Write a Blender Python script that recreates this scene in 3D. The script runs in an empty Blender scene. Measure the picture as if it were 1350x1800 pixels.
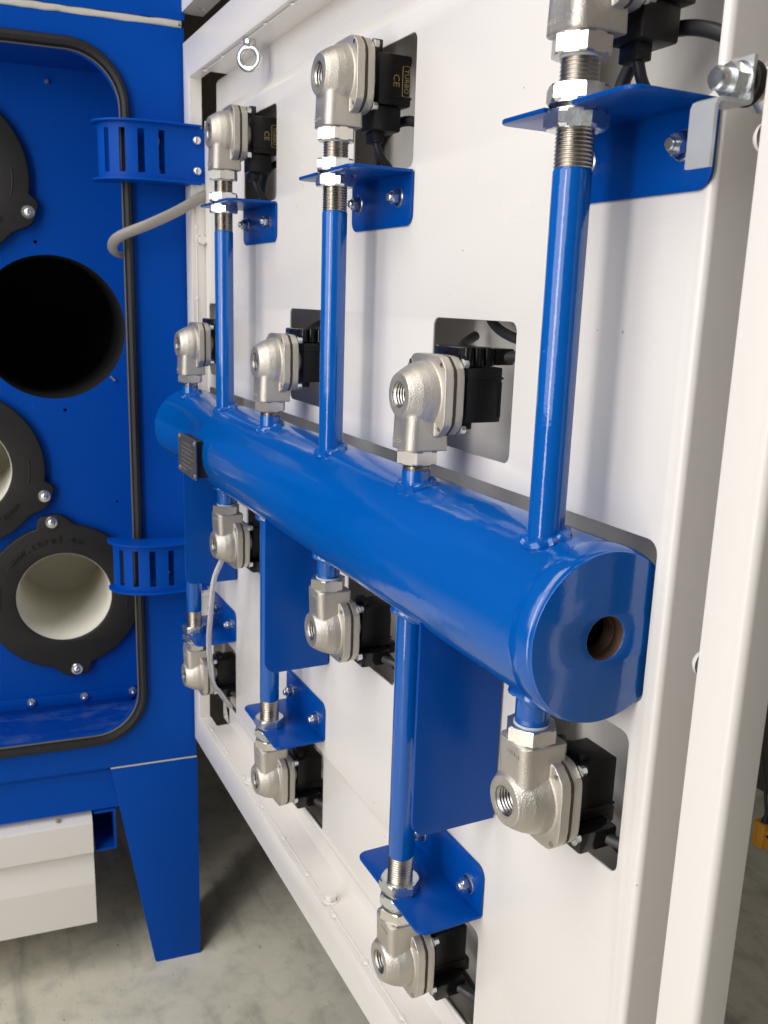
import bpy, bmesh, math, random
from mathutils import Vector, Matrix
random.seed(7)
PI = math.pi
S = 0.25            # one "unit" = pitch of the blow pipes = 250 mm
VF = -5.74          # floor level in units below the tank axis
C = bpy.context.scene.collection
scene = bpy.context.scene

def W(u, v, w):     # door frame (along door, up, out of door) -> world metres
    return Vector((u*S, -w*S, (v-VF)*S))
def L(u, v, w):     # same axes, no origin shift (local coordinates of a thing)
    return Vector((u*S, -w*S, v*S))

# ------------------------------------------------------------------ camera
cam = bpy.data.cameras.new('camera'); camo = bpy.data.objects.new('camera', cam); C.objects.link(camo)
R_ = (0.4455, 0.031197, -0.894738); U_ = (-0.217189, 0.973305, -0.074204); F_ = (-0.868538, -0.227385, -0.440383)
def ax(t): return Vector((t[0], -t[2], t[1]))
r, u_, f = ax(R_), ax(U_), ax(F_)
m = Matrix(((r.x, u_.x, -f.x, 0), (r.y, u_.y, -f.y, 0), (r.z, u_.z, -f.z, 0), (0, 0, 0, 1)))
m.translation = W(7.606992, 1.141333, 1.988729)
camo.matrix_world = m
cam.sensor_fit = 'HORIZONTAL'; cam.sensor_width = 36; cam.lens = 36*1594.413/1350
cam.clip_start = 0.05; cam.clip_end = 200
cam.dof.use_dof = True; cam.dof.focus_distance = 1.05; cam.dof.aperture_fstop = 16
scene.camera = camo
scene.render.resolution_x = 768; scene.render.resolution_y = 1024

# ------------------------------------------------------------------ world and lamps
world = bpy.data.worlds.new('World'); scene.world = world; world.use_nodes = True
bg = world.node_tree.nodes['Background']; bg.inputs[0].default_value = (1.0, 0.94, 0.86, 1); bg.inputs[1].default_value = 0.045
def area(name, loc, target, sx, sy, power, col):
    d = bpy.data.lights.new(name, 'AREA'); d.shape = 'RECTANGLE'; d.size = sx; d.size_y = sy; d.energy = power; d.color = col
    o = bpy.data.objects.new(name, d); C.objects.link(o); o.location = loc
    o.rotation_euler = (Vector(target)-Vector(loc)).to_track_quat('-Z', 'Y').to_euler()
    return o
area('gate_daylight', W(6.5, 6.2, 14), W(2.5, 0, 0), 4.4, 2.8, 110, (0.98, 0.98, 1.0))
area('side_door_daylight', W(7.4, 0.9, 9.5), W(4.5, 0.9, 0), .42, 3.2, 31, (1.0, 0.94, 0.93))
area('roof_light', W(5, 17, 10), W(1.5, 0, 0), 3.0, 2.8, 122, (1.0, 0.965, 0.91))
scene.view_settings.view_transform = 'Standard'; scene.view_settings.look = 'None'
scene.view_settings.exposure = -0.12; scene.view_settings.gamma = 1

# ------------------------------------------------------------------ materials
def mat(name, col, rough=.5, metal=0, bump=0, bscale=200, coat=0, crough=.1, var=0, vscale=8, spec=None, trans=0, ior=None, rvar=0):
    m = bpy.data.materials.new(name); m.use_nodes = True
    nt = m.node_tree; b = nt.nodes['Principled BSDF']
    b.inputs['Base Color'].default_value = (*col, 1); b.inputs['Roughness'].default_value = rough; b.inputs['Metallic'].default_value = metal
    b.inputs['Coat Weight'].default_value = coat; b.inputs['Coat Roughness'].default_value = crough
    if spec is not None: b.inputs['Specular IOR Level'].default_value = spec
    if ior: b.inputs['IOR'].default_value = ior
    b.inputs['Transmission Weight'].default_value = trans
    tc = nt.nodes.new('ShaderNodeTexCoord')
    if bump:
        n = nt.nodes.new('ShaderNodeTexNoise'); n.inputs['Scale'].default_value = bscale; n.inputs['Detail'].default_value = 3
        nt.links.new(tc.outputs['Object'], n.inputs['Vector'])
        bp = nt.nodes.new('ShaderNodeBump'); bp.inputs['Strength'].default_value = bump; bp.inputs['Distance'].default_value = .001
        nt.links.new(n.outputs['Fac'], bp.inputs['Height']); nt.links.new(bp.outputs['Normal'], b.inputs['Normal'])
        if coat: nt.links.new(bp.outputs['Normal'], b.inputs['Coat Normal'])
    if var or rvar:
        n2 = nt.nodes.new('ShaderNodeTexNoise'); n2.inputs['Scale'].default_value = vscale; n2.inputs['Detail'].default_value = 6; n2.inputs['Roughness'].default_value = .6
        nt.links.new(tc.outputs['Object'], n2.inputs['Vector'])
        if var:
            mx = nt.nodes.new('ShaderNodeMix'); mx.data_type = 'RGBA'
            mx.inputs[6].default_value = (*[c*(1-var) for c in col], 1); mx.inputs[7].default_value = (*[min(1, c*(1+var)) for c in col], 1)
            nt.links.new(n2.outputs['Fac'], mx.inputs[0]); nt.links.new(mx.outputs[2], b.inputs['Base Color'])
        if rvar:
            mr = nt.nodes.new('ShaderNodeMapRange'); mr.inputs[1].default_value = .3; mr.inputs[2].default_value = .7
            mr.inputs[3].default_value = max(.02, rough-rvar); mr.inputs[4].default_value = rough+rvar
            nt.links.new(n2.outputs['Fac'], mr.inputs[0]); nt.links.new(mr.outputs[0], b.inputs['Roughness'])
    return m
M = {}
M['blue_gloss'] = mat('blue_gloss_paint', (.0, .098, .425), .34, spec=.04, bump=.11, bscale=260, coat=1, crough=.05, var=.05, vscale=5)
M['blue_satin'] = mat('blue_powder_coat', (.0, .064, .39), .42, spec=.12, bump=.18, bscale=420, var=.05, vscale=4)
M['blue_plate'] = mat('blue_textured_powder_coat', (.0, .062, .33), .33, spec=.10, bump=.22, bscale=330, coat=.2, crough=.12, var=.04)
M['white'] = mat('white_powder_coat', (.80, .768, .722), .34, bump=.05, bscale=260, coat=.35, crough=.22, var=.02, vscale=3)
M['white_in'] = mat('white_gloss_inside', (.86, .83, .78), .24, bump=.06, bscale=60, var=.10, vscale=5)
M['cast'] = mat('cast_aluminium', (.62, .585, .52), .48, .86, bump=.55, bscale=620, var=.16, vscale=24, rvar=.08)
M['bore'] = mat('machined_bore', (.42, .41, .39), .30, 1)
M['machined'] = mat('machined_aluminium', (.76, .73, .67), .30, .95, bump=.1, bscale=500, var=.08, vscale=40)
M['steel'] = mat('bare_threaded_steel', (.46, .42, .36), .30, 1, bump=.15, bscale=300, var=.18, vscale=40, rvar=.1)
M['zinc'] = mat('zinc_plated_steel', (.74, .76, .77), .25, .95, bump=.12, bscale=150, var=.12, vscale=30, rvar=.08)
M['zincdull'] = mat('dull_zinc_plate', (.72, .74, .75), .42, .75, bump=.15, bscale=120, var=.10, vscale=25)
M['rubber'] = mat('black_rubber', (.0095, .0088, .008), .6, bump=.25, bscale=160, var=.25, vscale=12)
M['plastic'] = mat('black_plastic', (.017, .0165, .0165), .42, bump=.12, bscale=300)
M['gloss_plastic'] = mat('glossy_black_plastic', (.010, .010, .010), .14)
M['cable'] = mat('grey_black_cable', (.035, .036, .038), .42, bump=.1, bscale=200)
M['greycable'] = mat('flat_grey_cable', (.30, .28, .25), .42, bump=.1, bscale=90, var=.06)
M['seal'] = mat('black_seal_rubber', (.007, .0065, .006), .55, bump=.25, bscale=160, var=.25, vscale=12)
M['gasketmid'] = mat('brown_black_membrane', (.05, .035, .022), .7, bump=.5, bscale=300)
M['cream'] = mat('cream_filter_media', (.80, .78, .68), .85, bump=.5, bscale=300)
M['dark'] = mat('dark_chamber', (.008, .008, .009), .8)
M['rust'] = mat('rusty_bore', (.11, .065, .04), .55, .5, bump=.4, bscale=120, var=.4, vscale=40)
M['gold'] = mat('gold_print', (.38, .28, .11), .5)
M['yellow'] = mat('yellow_plastic', (.75, .36, .03), .45, var=.1, vscale=30)
M['sealant'] = mat('pale_sealant', (.55, .53, .48), .6, bump=.5, bscale=90, var=.1, vscale=30)
M['tag'] = mat('etched_name_plate', (.36, .33, .25), .38, .9, bump=.2, bscale=260, var=.2, vscale=60)
M['glue'] = mat('thread_sealant', (.62, .68, .74), .35, bump=.4, bscale=200)
M['rubberprint'] = mat('moulded_lettering', (.004, .004, .004), .5)
M['clear'] = mat('clear_plastic_tube', (.90, .91, .93), .12, trans=.72, ior=1.3, spec=.5)
M['hose_core'] = mat('tan_core_of_tube', (.55, .42, .36), .5)

def wavy(m, scale, strength):
    nt = m.node_tree; b = nt.nodes['Principled BSDF']; tc = nt.nodes.new('ShaderNodeTexCoord')
    n = nt.nodes.new('ShaderNodeTexNoise'); n.inputs['Scale'].default_value = scale; n.inputs['Detail'].default_value = 1
    nt.links.new(tc.outputs['Object'], n.inputs['Vector'])
    bp = nt.nodes.new('ShaderNodeBump'); bp.inputs['Strength'].default_value = strength; bp.inputs['Distance'].default_value = .004
    old = [l.from_socket for l in nt.links if l.to_socket == b.inputs['Normal']]
    nt.links.new(n.outputs['Fac'], bp.inputs['Height'])
    if old: nt.links.new(old[0], bp.inputs['Normal'])
    nt.links.new(bp.outputs['Normal'], b.inputs['Normal']); nt.links.new(bp.outputs['Normal'], b.inputs['Coat Normal'])
def duller(m, scale, lo, hi):      # uneven gloss: wiped, dusty and polished patches
    nt = m.node_tree; b = nt.nodes['Principled BSDF']; tc = nt.nodes.new('ShaderNodeTexCoord')
    n = nt.nodes.new('ShaderNodeTexNoise'); n.inputs['Scale'].default_value = scale; n.inputs['Detail'].default_value = 7; n.inputs['Roughness'].default_value = .65
    mp = nt.nodes.new('ShaderNodeMapping'); mp.inputs['Scale'].default_value = (.5, 1, 1.6); mp.inputs['Rotation'].default_value = (.2, .4, .3)
    nt.links.new(tc.outputs['Object'], mp.inputs[0]); nt.links.new(mp.outputs[0], n.inputs['Vector'])
    mr = nt.nodes.new('ShaderNodeMapRange'); mr.inputs[1].default_value = .38; mr.inputs[2].default_value = .68; mr.inputs[3].default_value = lo; mr.inputs[4].default_value = hi
    nt.links.new(n.outputs['Fac'], mr.inputs[0]); nt.links.new(mr.outputs[0], b.inputs['Coat Roughness'])
duller(M['blue_gloss'], 11, .03, .16); duller(M['blue_plate'], 16, .08, .22); duller(M['white'], 6, .16, .30)
M['blue_gloss'].node_tree.nodes['Principled BSDF'].inputs['Coat IOR'].default_value = 1.65
def per_object(m, amt):             # every casting gets its own blotches and its own tone
    nt = m.node_tree; b = nt.nodes['Principled BSDF']; oi = nt.nodes.new('ShaderNodeObjectInfo')
    mu = nt.nodes.new('ShaderNodeMath'); mu.operation = 'MULTIPLY'; mu.inputs[1].default_value = 37; nt.links.new(oi.outputs['Random'], mu.inputs[0])
    for n in [n for n in nt.nodes if n.type == 'TEX_NOISE' and n.inputs['Scale'].default_value < 100]:
        n.noise_dimensions = '4D'; nt.links.new(mu.outputs[0], n.inputs['W'])
    src = [l.from_socket for l in nt.links if l.to_socket == b.inputs['Base Color']]
    hv = nt.nodes.new('ShaderNodeHueSaturation'); mr = nt.nodes.new('ShaderNodeMapRange'); mr.inputs[3].default_value = 1-amt; mr.inputs[4].default_value = 1+amt*.4
    nt.links.new(oi.outputs['Random'], mr.inputs[0]); nt.links.new(mr.outputs[0], hv.inputs['Value']); nt.links.new(src[0], hv.inputs['Color']); nt.links.new(hv.outputs[0], b.inputs['Base Color'])
per_object(M['cast'], .14)
def specks(m, scale, size, dark):   # a few tiny dirt specks
    nt = m.node_tree; b = nt.nodes['Principled BSDF']; tc = nt.nodes.new('ShaderNodeTexCoord')
    v = nt.nodes.new('ShaderNodeTexVoronoi'); v.inputs['Scale'].default_value = scale; nt.links.new(tc.outputs['Object'], v.inputs['Vector'])
    lt = nt.nodes.new('ShaderNodeMath'); lt.operation = 'LESS_THAN'; lt.inputs[1].default_value = size; nt.links.new(v.outputs['Distance'], lt.inputs[0])
    src = [l.from_socket for l in nt.links if l.to_socket == b.inputs['Base Color']]
    mx = nt.nodes.new('ShaderNodeMix'); mx.data_type = 'RGBA'; nt.links.new(lt.outputs[0], mx.inputs[0]); nt.links.new(src[0], mx.inputs[6]); mx.inputs[7].default_value = (*dark, 1)
    nt.links.new(mx.outputs[2], b.inputs['Base Color'])
specks(M['white'], 20, .026, (.35, .32, .28)); specks(M['blue_gloss'], 40, .03, (.10, .25, .5)); specks(M['blue_satin'], 30, .025, (.1, .2, .45))
wavy(M['white'], 5, .25); wavy(M['white_in'], 9, .6); wavy(M['blue_gloss'], 26, .10)
def floor_mat():
    m = bpy.data.materials.new('polished_concrete'); m.use_nodes = True; nt = m.node_tree; b = nt.nodes['Principled BSDF']
    tc = nt.nodes.new('ShaderNodeTexCoord')
    def noise(sc, det, ro=.6, dist=0):
        n = nt.nodes.new('ShaderNodeTexNoise'); n.inputs['Scale'].default_value = sc; n.inputs['Detail'].default_value = det
        n.inputs['Roughness'].default_value = ro; n.inputs['Distortion'].default_value = dist
        nt.links.new(tc.outputs['Object'], n.inputs['Vector']); return n
    a = noise(3.2, 8, .62, .6); c = noise(14, 6, .6, .3); s = noise(60, 3)
    r1 = nt.nodes.new('ShaderNodeValToRGB'); e = r1.color_ramp.elements
    e[0].position = .30; e[0].color = (.64, .61, .49, 1); e[1].position = .68; e[1].color = (.80, .77, .64, 1)
    nt.links.new(a.outputs['Fac'], r1.inputs[0])
    r2 = nt.nodes.new('ShaderNodeValToRGB'); e = r2.color_ramp.elements
    e[0].position = .30; e[0].color = (.70, .71, .74, 1); e[1].position = .52; e[1].color = (1, 1, 1, 1)
    nt.links.new(c.outputs['Fac'], r2.inputs[0])
    mx = nt.nodes.new('ShaderNodeMix'); mx.data_type = 'RGBA'; mx.blend_type = 'MULTIPLY'; mx.inputs[0].default_value = .8
    nt.links.new(r1.outputs[0], mx.inputs[6]); nt.links.new(r2.outputs[0], mx.inputs[7])
    r3 = nt.nodes.new('ShaderNodeValToRGB'); e = r3.color_ramp.elements
    e[0].position = .27; e[0].color = (.45, .44, .42, 1); e[1].position = .34; e[1].color = (1, 1, 1, 1)
    nt.links.new(s.outputs['Fac'], r3.inputs[0])
    m2 = nt.nodes.new('ShaderNodeMix'); m2.data_type = 'RGBA'; m2.blend_type = 'MULTIPLY'; m2.inputs[0].default_value = .7
    nt.links.new(mx.outputs[2], m2.inputs[6]); nt.links.new(r3.outputs[0], m2.inputs[7])
    mp = nt.nodes.new('ShaderNodeMapping'); mp.inputs['Scale'].default_value = (1.6, 9, 1); mp.inputs['Rotation'].default_value = (0, 0, .9); nt.links.new(tc.outputs['Object'], mp.inputs[0])
    st = nt.nodes.new('ShaderNodeTexNoise'); st.inputs['Scale'].default_value = 1.7; st.inputs['Detail'].default_value = 7; nt.links.new(mp.outputs[0], st.inputs['Vector'])
    r4 = nt.nodes.new('ShaderNodeValToRGB'); e = r4.color_ramp.elements; e[0].position = .33; e[0].color = (.66, .66, .68, 1); e[1].position = .45; e[1].color = (1, 1, 1, 1)
    nt.links.new(st.outputs['Fac'], r4.inputs[0])
    m3 = nt.nodes.new('ShaderNodeMix'); m3.data_type = 'RGBA'; m3.blend_type = 'MULTIPLY'; m3.inputs[0].default_value = .75
    nt.links.new(m2.outputs[2], m3.inputs[6]); nt.links.new(r4.outputs[0], m3.inputs[7]); nt.links.new(m3.outputs[2], b.inputs['Base Color'])
    mr = nt.nodes.new('ShaderNodeMapRange'); mr.inputs[3].default_value = .3; mr.inputs[4].default_value = .6
    nt.links.new(a.outputs['Fac'], mr.inputs[0]); nt.links.new(mr.outputs[0], b.inputs['Roughness'])
    bp = nt.nodes.new('ShaderNodeBump'); bp.inputs['Strength'].default_value = .15; bp.inputs['Distance'].default_value = .002
    nt.links.new(s.outputs['Fac'], bp.inputs['Height']); nt.links.new(bp.outputs['Normal'], b.inputs['Normal'])
    return m
M['floor'] = floor_mat()
def tray_mat():      # blue paint with a wiped, chalky dust smear lying on it
    m = M['blue_satin'].copy(); m.name = 'dusty_blue_tray_paint'; nt = m.node_tree; b = nt.nodes['Principled BSDF']
    tc = nt.nodes.new('ShaderNodeTexCoord'); mp = nt.nodes.new('ShaderNodeMapping'); mp.inputs['Scale'].default_value = (.9, 2.2, 2.2)
    n = nt.nodes.new('ShaderNodeTexNoise'); n.inputs['Scale'].default_value = 9; n.inputs['Detail'].default_value = 9; n.inputs['Roughness'].default_value = .75
    nt.links.new(tc.outputs['Object'], mp.inputs[0]); nt.links.new(mp.outputs[0], n.inputs['Vector'])
    r = nt.nodes.new('ShaderNodeValToRGB'); e = r.color_ramp.elements; e[0].position = .5; e[0].color = (0, 0, 0, 1); e[1].position = .8; e[1].color = (.28, .28, .28, 1)
    nt.links.new(n.outputs['Fac'], r.inputs[0])
    mx = nt.nodes.new('ShaderNodeMix'); mx.data_type = 'RGBA'; mx.inputs[6].default_value = (.002, .05, .33, 1); mx.inputs[7].default_value = (.35, .45, .6, 1)
    sx = nt.nodes.new('ShaderNodeSeparateXYZ'); nt.links.new(tc.outputs['Object'], sx.inputs[0])
    lt = nt.nodes.new('ShaderNodeMath'); lt.operation = 'LESS_THAN'; lt.inputs[1].default_value = -.755; nt.links.new(sx.outputs['Z'], lt.inputs[0])
    ml = nt.nodes.new('ShaderNodeMath'); ml.operation = 'MULTIPLY'; nt.links.new(lt.outputs[0], ml.inputs[0]); nt.links.new(r.outputs[0], ml.inputs[1])
    nt.links.new(ml.outputs[0], mx.inputs[0]); nt.links.new(mx.outputs[2], b.inputs['Base Color'])
    b.inputs['Roughness'].default_value = .28
    return m
M['tray'] = tray_mat()

# ------------------------------------------------------------------ mesh helpers
def finish(name, me, mt, parent=None, ang=35, label=None, kind=None):
    me.name = name
    if mt and not me.materials: me.materials.append(mt)
    me.shade_smooth()
    me.set_sharp_from_angle(angle=math.radians(ang))
    o = bpy.data.objects.new(name, me); C.objects.link(o)
    if parent: o.parent = parent
    if label: o['label'] = label
    if kind: o['kind'] = kind
    return o
def obj(name, bm, mt, parent=None, ang=35, fn=L, **k):
    for v in bm.verts: v.co = fn(*v.co)
    bmesh.ops.recalc_face_normals(bm, faces=bm.faces)
    me = bpy.data.meshes.new(name); bm.to_mesh(me); bm.free()
    return finish(name, me, mt, parent, ang, **k)
def empty(name, loc, rz=0, ry=0):
    o = bpy.data.objects.new(name, None); C.objects.link(o); o.location = loc; o.rotation_euler = (0, ry, rz); o.empty_display_size = .05
    return o
def tag(o, label, cat, group=None):
    o['label'] = label; o['category'] = cat
    if group: o['group'] = group
    return o
def copy_tree(o, parent=None):
    c = o.copy(); C.objects.link(c)
    if parent: c.parent = parent
    for ch in list(o.children): copy_tree(ch, c)
    return c

def box(bm, a, b, bev=0, seg=2):
    """axis aligned box from corner a to b (unit coords)"""
    g = bmesh.ops.create_cube(bm, size=1)
    vs = g['verts']
    for v in vs:
        v.co = Vector([(a[i]+b[i])/2 + v.co[i]*(b[i]-a[i]) for i in range(3)])
    if bev:
        es = list({e for v in vs for e in v.link_edges})
        bmesh.ops.bevel(bm, geom=es, offset=bev, segments=seg, profile=.5, affect='EDGES')
def frame_of(axis):
    if axis == 'u': return Vector((0, 1, 0)), Vector((0, 0, 1)), Vector((1, 0, 0))
    if axis == 'v': return Vector((0, 0, 1)), Vector((1, 0, 0)), Vector((0, 1, 0))
    return Vector((1, 0, 0)), Vector((0, 1, 0)), Vector((0, 0, 1))
def lathe(bm, prof, o, axis, seg=32, cap0=False, cap1=False, ph=0):
    """prof: [(radius, distance along axis)] in unit coords; axis name or a direction"""
    if isinstance(axis, str): a, b, c = frame_of(axis)
    else:
        c = Vector(axis).normalized(); a = c.orthogonal().normalized(); b = c.cross(a)
    o = Vector(o); rings = []; seg = max(seg, 28)
    for (r, z) in prof:
        rings.append([bm.verts.new(o+c*z+a*(r*math.cos(2*PI*k/seg+ph))+b*(r*math.sin(2*PI*k/seg+ph))) for k in range(seg)])
    for i in range(len(rings)-1):
        for k in range(seg):
            bm.faces.new((rings[i][k], rings[i][(k+1) % seg], rings[i+1][(k+1) % seg], rings[i+1][k]))
    if cap0: bm.faces.new(rings[0][::-1])
    if cap1: bm.faces.new(rings[-1])
def hexnut(bm, o, axis, R, z0, z1, ph=0, ch=.12):
    """hexagon nut / bolt head with chamfered corners"""
    a, b, c = frame_of(axis) if isinstance(axis, str) else (None,)*3
    if a is None:
        c = Vector(axis).normalized(); a = c.orthogonal().normalized(); b = c.cross(a)
    o = Vector(o); d = ch*R*math.copysign(1, z1-z0)
    seg = 24; rings = []
    for (kk, z) in ((0, z0), (1, z0+d*.6), (1, z1-d*.6), (0, z1)):
        ring = []
        for k in range(seg):
            t = 2*PI*k/seg; tt = (t % (PI/3))-PI/6
            rh = R*math.cos(PI/6)/math.cos(tt)
            rr = rh if kk else min(rh, R*.90)
            ring.append(bm.verts.new(o+c*z+a*(rr*math.cos(t+ph))+b*(rr*math.sin(t+ph))))
        rings.append(ring)
    for i in range(3):
        for k in range(seg):
            bm.faces.new((rings[i][k], rings[i][(k+1) % seg], rings[i+1][(k+1) % seg], rings[i+1][k]))
    bm.faces.new(rings[0][::-1]); bm.faces.new(rings[-1])
def tube(bm, pts, r, seg=12, closed=False, caps=True, flat=None):
    """swept tube; pts in unit coords; Catmull-Rom smoothed; r number or function(t)"""
    P = [Vector(p) for p in pts]
    if len(P) > 2:
        Q = []; n = len(P); rng = range(n if closed else n-1)
        for i in rng:
            p0 = P[(i-1) % n] if (closed or i > 0) else P[0]*2-P[1]
            p1 = P[i]; p2 = P[(i+1) % n]
            p3 = P[(i+2) % n] if (closed or i+2 < n) else P[-1]*2-P[-2]
            k = 8 if n < 30 else 1
            for j in range(k):
                t = j/k
                Q.append(.5*((2*p1)+(-p0+p2)*t+(2*p0-5*p1+4*p2-p3)*t*t+(-p0+3*p1-3*p2+p3)*t**3))
        if not closed: Q.append(P[-1])
        P = Q
    n = len(P); rings = []; nrm = None
    for i, p in enumerate(P):
        a = P[(i+1) % n] if (closed or i < n-1) else P[i]; b = P[i-1] if (closed or i > 0) else P[i]
        d = (a-b).normalized()
        if nrm is None: nrm = d.orthogonal().normalized() if flat is None else (Vector(flat)-d*Vector(flat).dot(d)).normalized()
        nrm = (nrm-d*nrm.dot(d)).normalized(); bn = d.cross(nrm)
        rr = r(i/(n-1)) if callable(r) else r
        rx, ry = rr if isinstance(rr, tuple) else (rr, rr)
        rings.append([bm.verts.new(p+nrm*(rx*math.cos(2*PI*k/seg))+bn*(ry*math.sin(2*PI*k/seg))) for k in range(seg)])
    for i in range(n if closed else n-1):
        A = rings[i]; B = rings[(i+1) % n]
        for k in range(seg): bm.faces.new((A[k], A[(k+1) % seg], B[(k+1) % seg], B[k]))
    if caps and not closed: bm.faces.new(rings[0][::-1]); bm.faces.new(rings[-1])
def rrect(x0, x1, y0, y1, r, n=6, rs=None):
    rs = rs or (r, r, r, r); out = []
    for (cx, cy, a0, rr) in ((x1-rs[0], y1-rs[0], 0, rs[0]), (x0+rs[1], y1-rs[1], 90, rs[1]), (x0+rs[2], y0+rs[2], 180, rs[2]), (x1-rs[3], y0+rs[3], 270, rs[3])):
        if rr <= 1e-6: out.append((cx, cy)); continue
        for k in range(n+1):
            a = math.radians(a0+90*k/n); out.append((cx+rr*math.cos(a), cy+rr*math.sin(a)))
    return out
def circ(cx, cy, r, n=48): return [(cx+r*math.cos(2*PI*k/n), cy+r*math.sin(2*PI*k/n)) for k in range(n)]
def plate(name, loops, th, place, mt, parent=None, bev=0, ang=35, **k):
    """flat plate with holes: loops[0] outline, the rest holes; place(x, y, z) -> (u, v, w) unit coords, z from 0 to th"""
    cu = bpy.data.curves.new(name, 'CURVE'); cu.dimensions = '2D'; cu.fill_mode = 'BOTH'
    for lp in loops:
        sp = cu.splines.new('POLY'); sp.points.add(len(lp)-1); sp.use_cyclic_u = True
        for i, p in enumerate(lp): sp.points[i].co = (p[0], p[1], 0, 1)
    cu.extrude = max(1e-5, th/2-bev); cu.bevel_depth = bev; cu.bevel_resolution = 2 if bev else 0; cu.offset = -bev
    o = bpy.data.objects.new('tmp', cu); C.objects.link(o)
    dg = bpy.context.evaluated_depsgraph_get(); me = bpy.data.meshes.new_from_object(o.evaluated_get(dg))
    bpy.data.objects.remove(o); bpy.data.curves.remove(cu)
    bm = bmesh.new(); bm.from_mesh(me); bpy.data.meshes.remove(me)
    bmesh.ops.remove_doubles(bm, verts=bm.verts, dist=1e-5)
    for v in bm.verts: v.co = Vector(place(v.co.x, v.co.y, v.co.z+th/2))
    fn = k.pop('fn', L)
    return obj(name, bm, mt, parent, ang, fn=fn, **k)
def text_bm(bm, txt, size, place, th=.004):
    cu = bpy.data.curves.new('t', 'FONT'); cu.body = txt; cu.size = size; cu.align_x = 'CENTER'; cu.align_y = 'CENTER'; cu.extrude = th/2; cu.resolution_u = 2
    o = bpy.data.objects.new('t', cu); C.objects.link(o)
    dg = bpy.context.evaluated_depsgraph_get(); me = bpy.data.meshes.new_from_object(o.evaluated_get(dg))
    bpy.data.objects.remove(o); bpy.data.curves.remove(cu)
    n0 = len(bm.verts); bm.from_mesh(me); bpy.data.meshes.remove(me); bm.verts.ensure_lookup_table()
    for v in bm.verts[n0:]: v.co = Vector(place(*v.co))

# ================================================================== SETTING
def wbox(name, a, b, mt, kind='structure', parent=None, bev=0):
    bm = bmesh.new(); box(bm, a, b, bev)
    return obj(name, bm, mt, parent, fn=W, kind=kind)
bm = bmesh.new()
vs = [bm.verts.new(p) for p in ((-60, VF, -60), (60, VF, -60), (60, VF, 60), (-60, VF, 60))]; bm.faces.new(vs)
obj('floor', bm, M['floor'], fn=W, kind='structure')
M['wall'] = mat('dark_brown_wall_cladding', (.085, .070, .048), .7, bump=.2, bscale=20, var=.25, vscale=2)
bm = bmesh.new(); box(bm, (-40, VF, -8.9), (30, 18, -8.6))
o = obj('back_wall', bm, M['wall'], fn=W)
tag(o, 'dark brown workshop wall far behind the open door', 'wall')

bm = bmesh.new()
for k in range(90):                # grit
    g = bmesh.ops.create_icosphere(bm, subdivisions=1, radius=random.uniform(.003, .009)); p = Vector((random.uniform(-3, 4), VF+.003, random.uniform(-4, 3)))
    for v in g['verts']: v.co = Vector((v.co.x*random.uniform(.7, 1.5), v.co.y*.6, v.co.z*random.uniform(.7, 1.5)))+p
obj('floor_grit', bm, mat('dark_grit', (.09, .085, .075), .8), fn=W, kind='stuff')

# ================================================================== CABINET (local axes: s along the face, n out of it, v up)
TH = math.radians(-96)
CO = W(-.72, 0, -.10)
def K(s, v, n): return Vector((s*S, n*S, v*S))
cab = empty('dust_collector_cabinet', CO, TH)
tag(cab, 'large blue dust collector cabinet with an open rounded doorway and exposed round filter openings', 'machine cabinet')
OPL, OPT, OPR = .47, 3.05, .45
opening = rrect(OPL, 4.3, -OPT, OPT, OPR, 8)
plate('front_panel', [[(-.08, -3.42), (5.0, -3.42), (5.0, 3.33), (-.08, 3.33)], opening], .03, lambda x, y, z: (x, y, z-.03), M['blue_satin'], cab, fn=K)
plate('upper_panel', [[(-.085, 3.385), (5.0, 3.385), (5.0, 6.6), (-.085, 6.6)]], .03, lambda x, y, z: (x, y, z-.018), M['blue_satin'], cab, fn=K)
bm = bmesh.new()
pts = [(-.06+i*.09, 3.358+random.uniform(-.004, .004), -.004+random.uniform(-.003, .003)) for i in range(58)]
tube(bm, pts, lambda t: (.03+.004*math.sin(t*90), .016), 8, flat=(0, 1, 0))
obj('sealant_seam', bm, M['sealant'], cab, fn=K)
bm = bmesh.new(); box(bm, (-.055, 3.34, -.012), (-.035, 3.365, .012)); obj('seam_end', bm, M['dark'], cab, fn=K)
# side wall and body
bm = bmesh.new(); box(bm, (-.08, -3.42, -6), (-.05, 6.6, -.031)); obj('side_panel', bm, M['blue_satin'], cab, fn=K)
bm = bmesh.new(); box(bm, (-.05, -3.86, -6), (5, -3.44, -.9)); obj('bottom_plate', bm, M['blue_satin'], cab, fn=K)
# folded skirt under the doorway
bm = bmesh.new()
prof = [(0, -3.421), (-.045, -3.47), (-.05, -3.80), (-.03, -3.87), (-.10, -3.885), (-.9, -3.885)]
ra = [bm.verts.new((.56, v, n)) for n, v in prof]; rb = [bm.verts.new((5, v, n)) for n, v in prof]
for i in range(len(prof)-1): bm.faces.new((ra[i], rb[i], rb[i+1], ra[i+1]))
obj('lower_skirt', bm, M['blue_satin'], cab, fn=K)
# doorway reveal
o1 = rrect(.26, 4.45, -OPT, OPT, .12, 8)
bm = bmesh.new(); A = [bm.verts.new((x, y, -.03)) for x, y in o1]; B = [bm.verts.new((x, y, -.70)) for x, y in o1]
for i in range(len(o1)):
    j = (i+1) % len(o1); bm.faces.new((A[i], A[j], B[j], B[i]))
obj('doorway_lining', bm, M['tray'], cab, fn=K)
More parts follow.
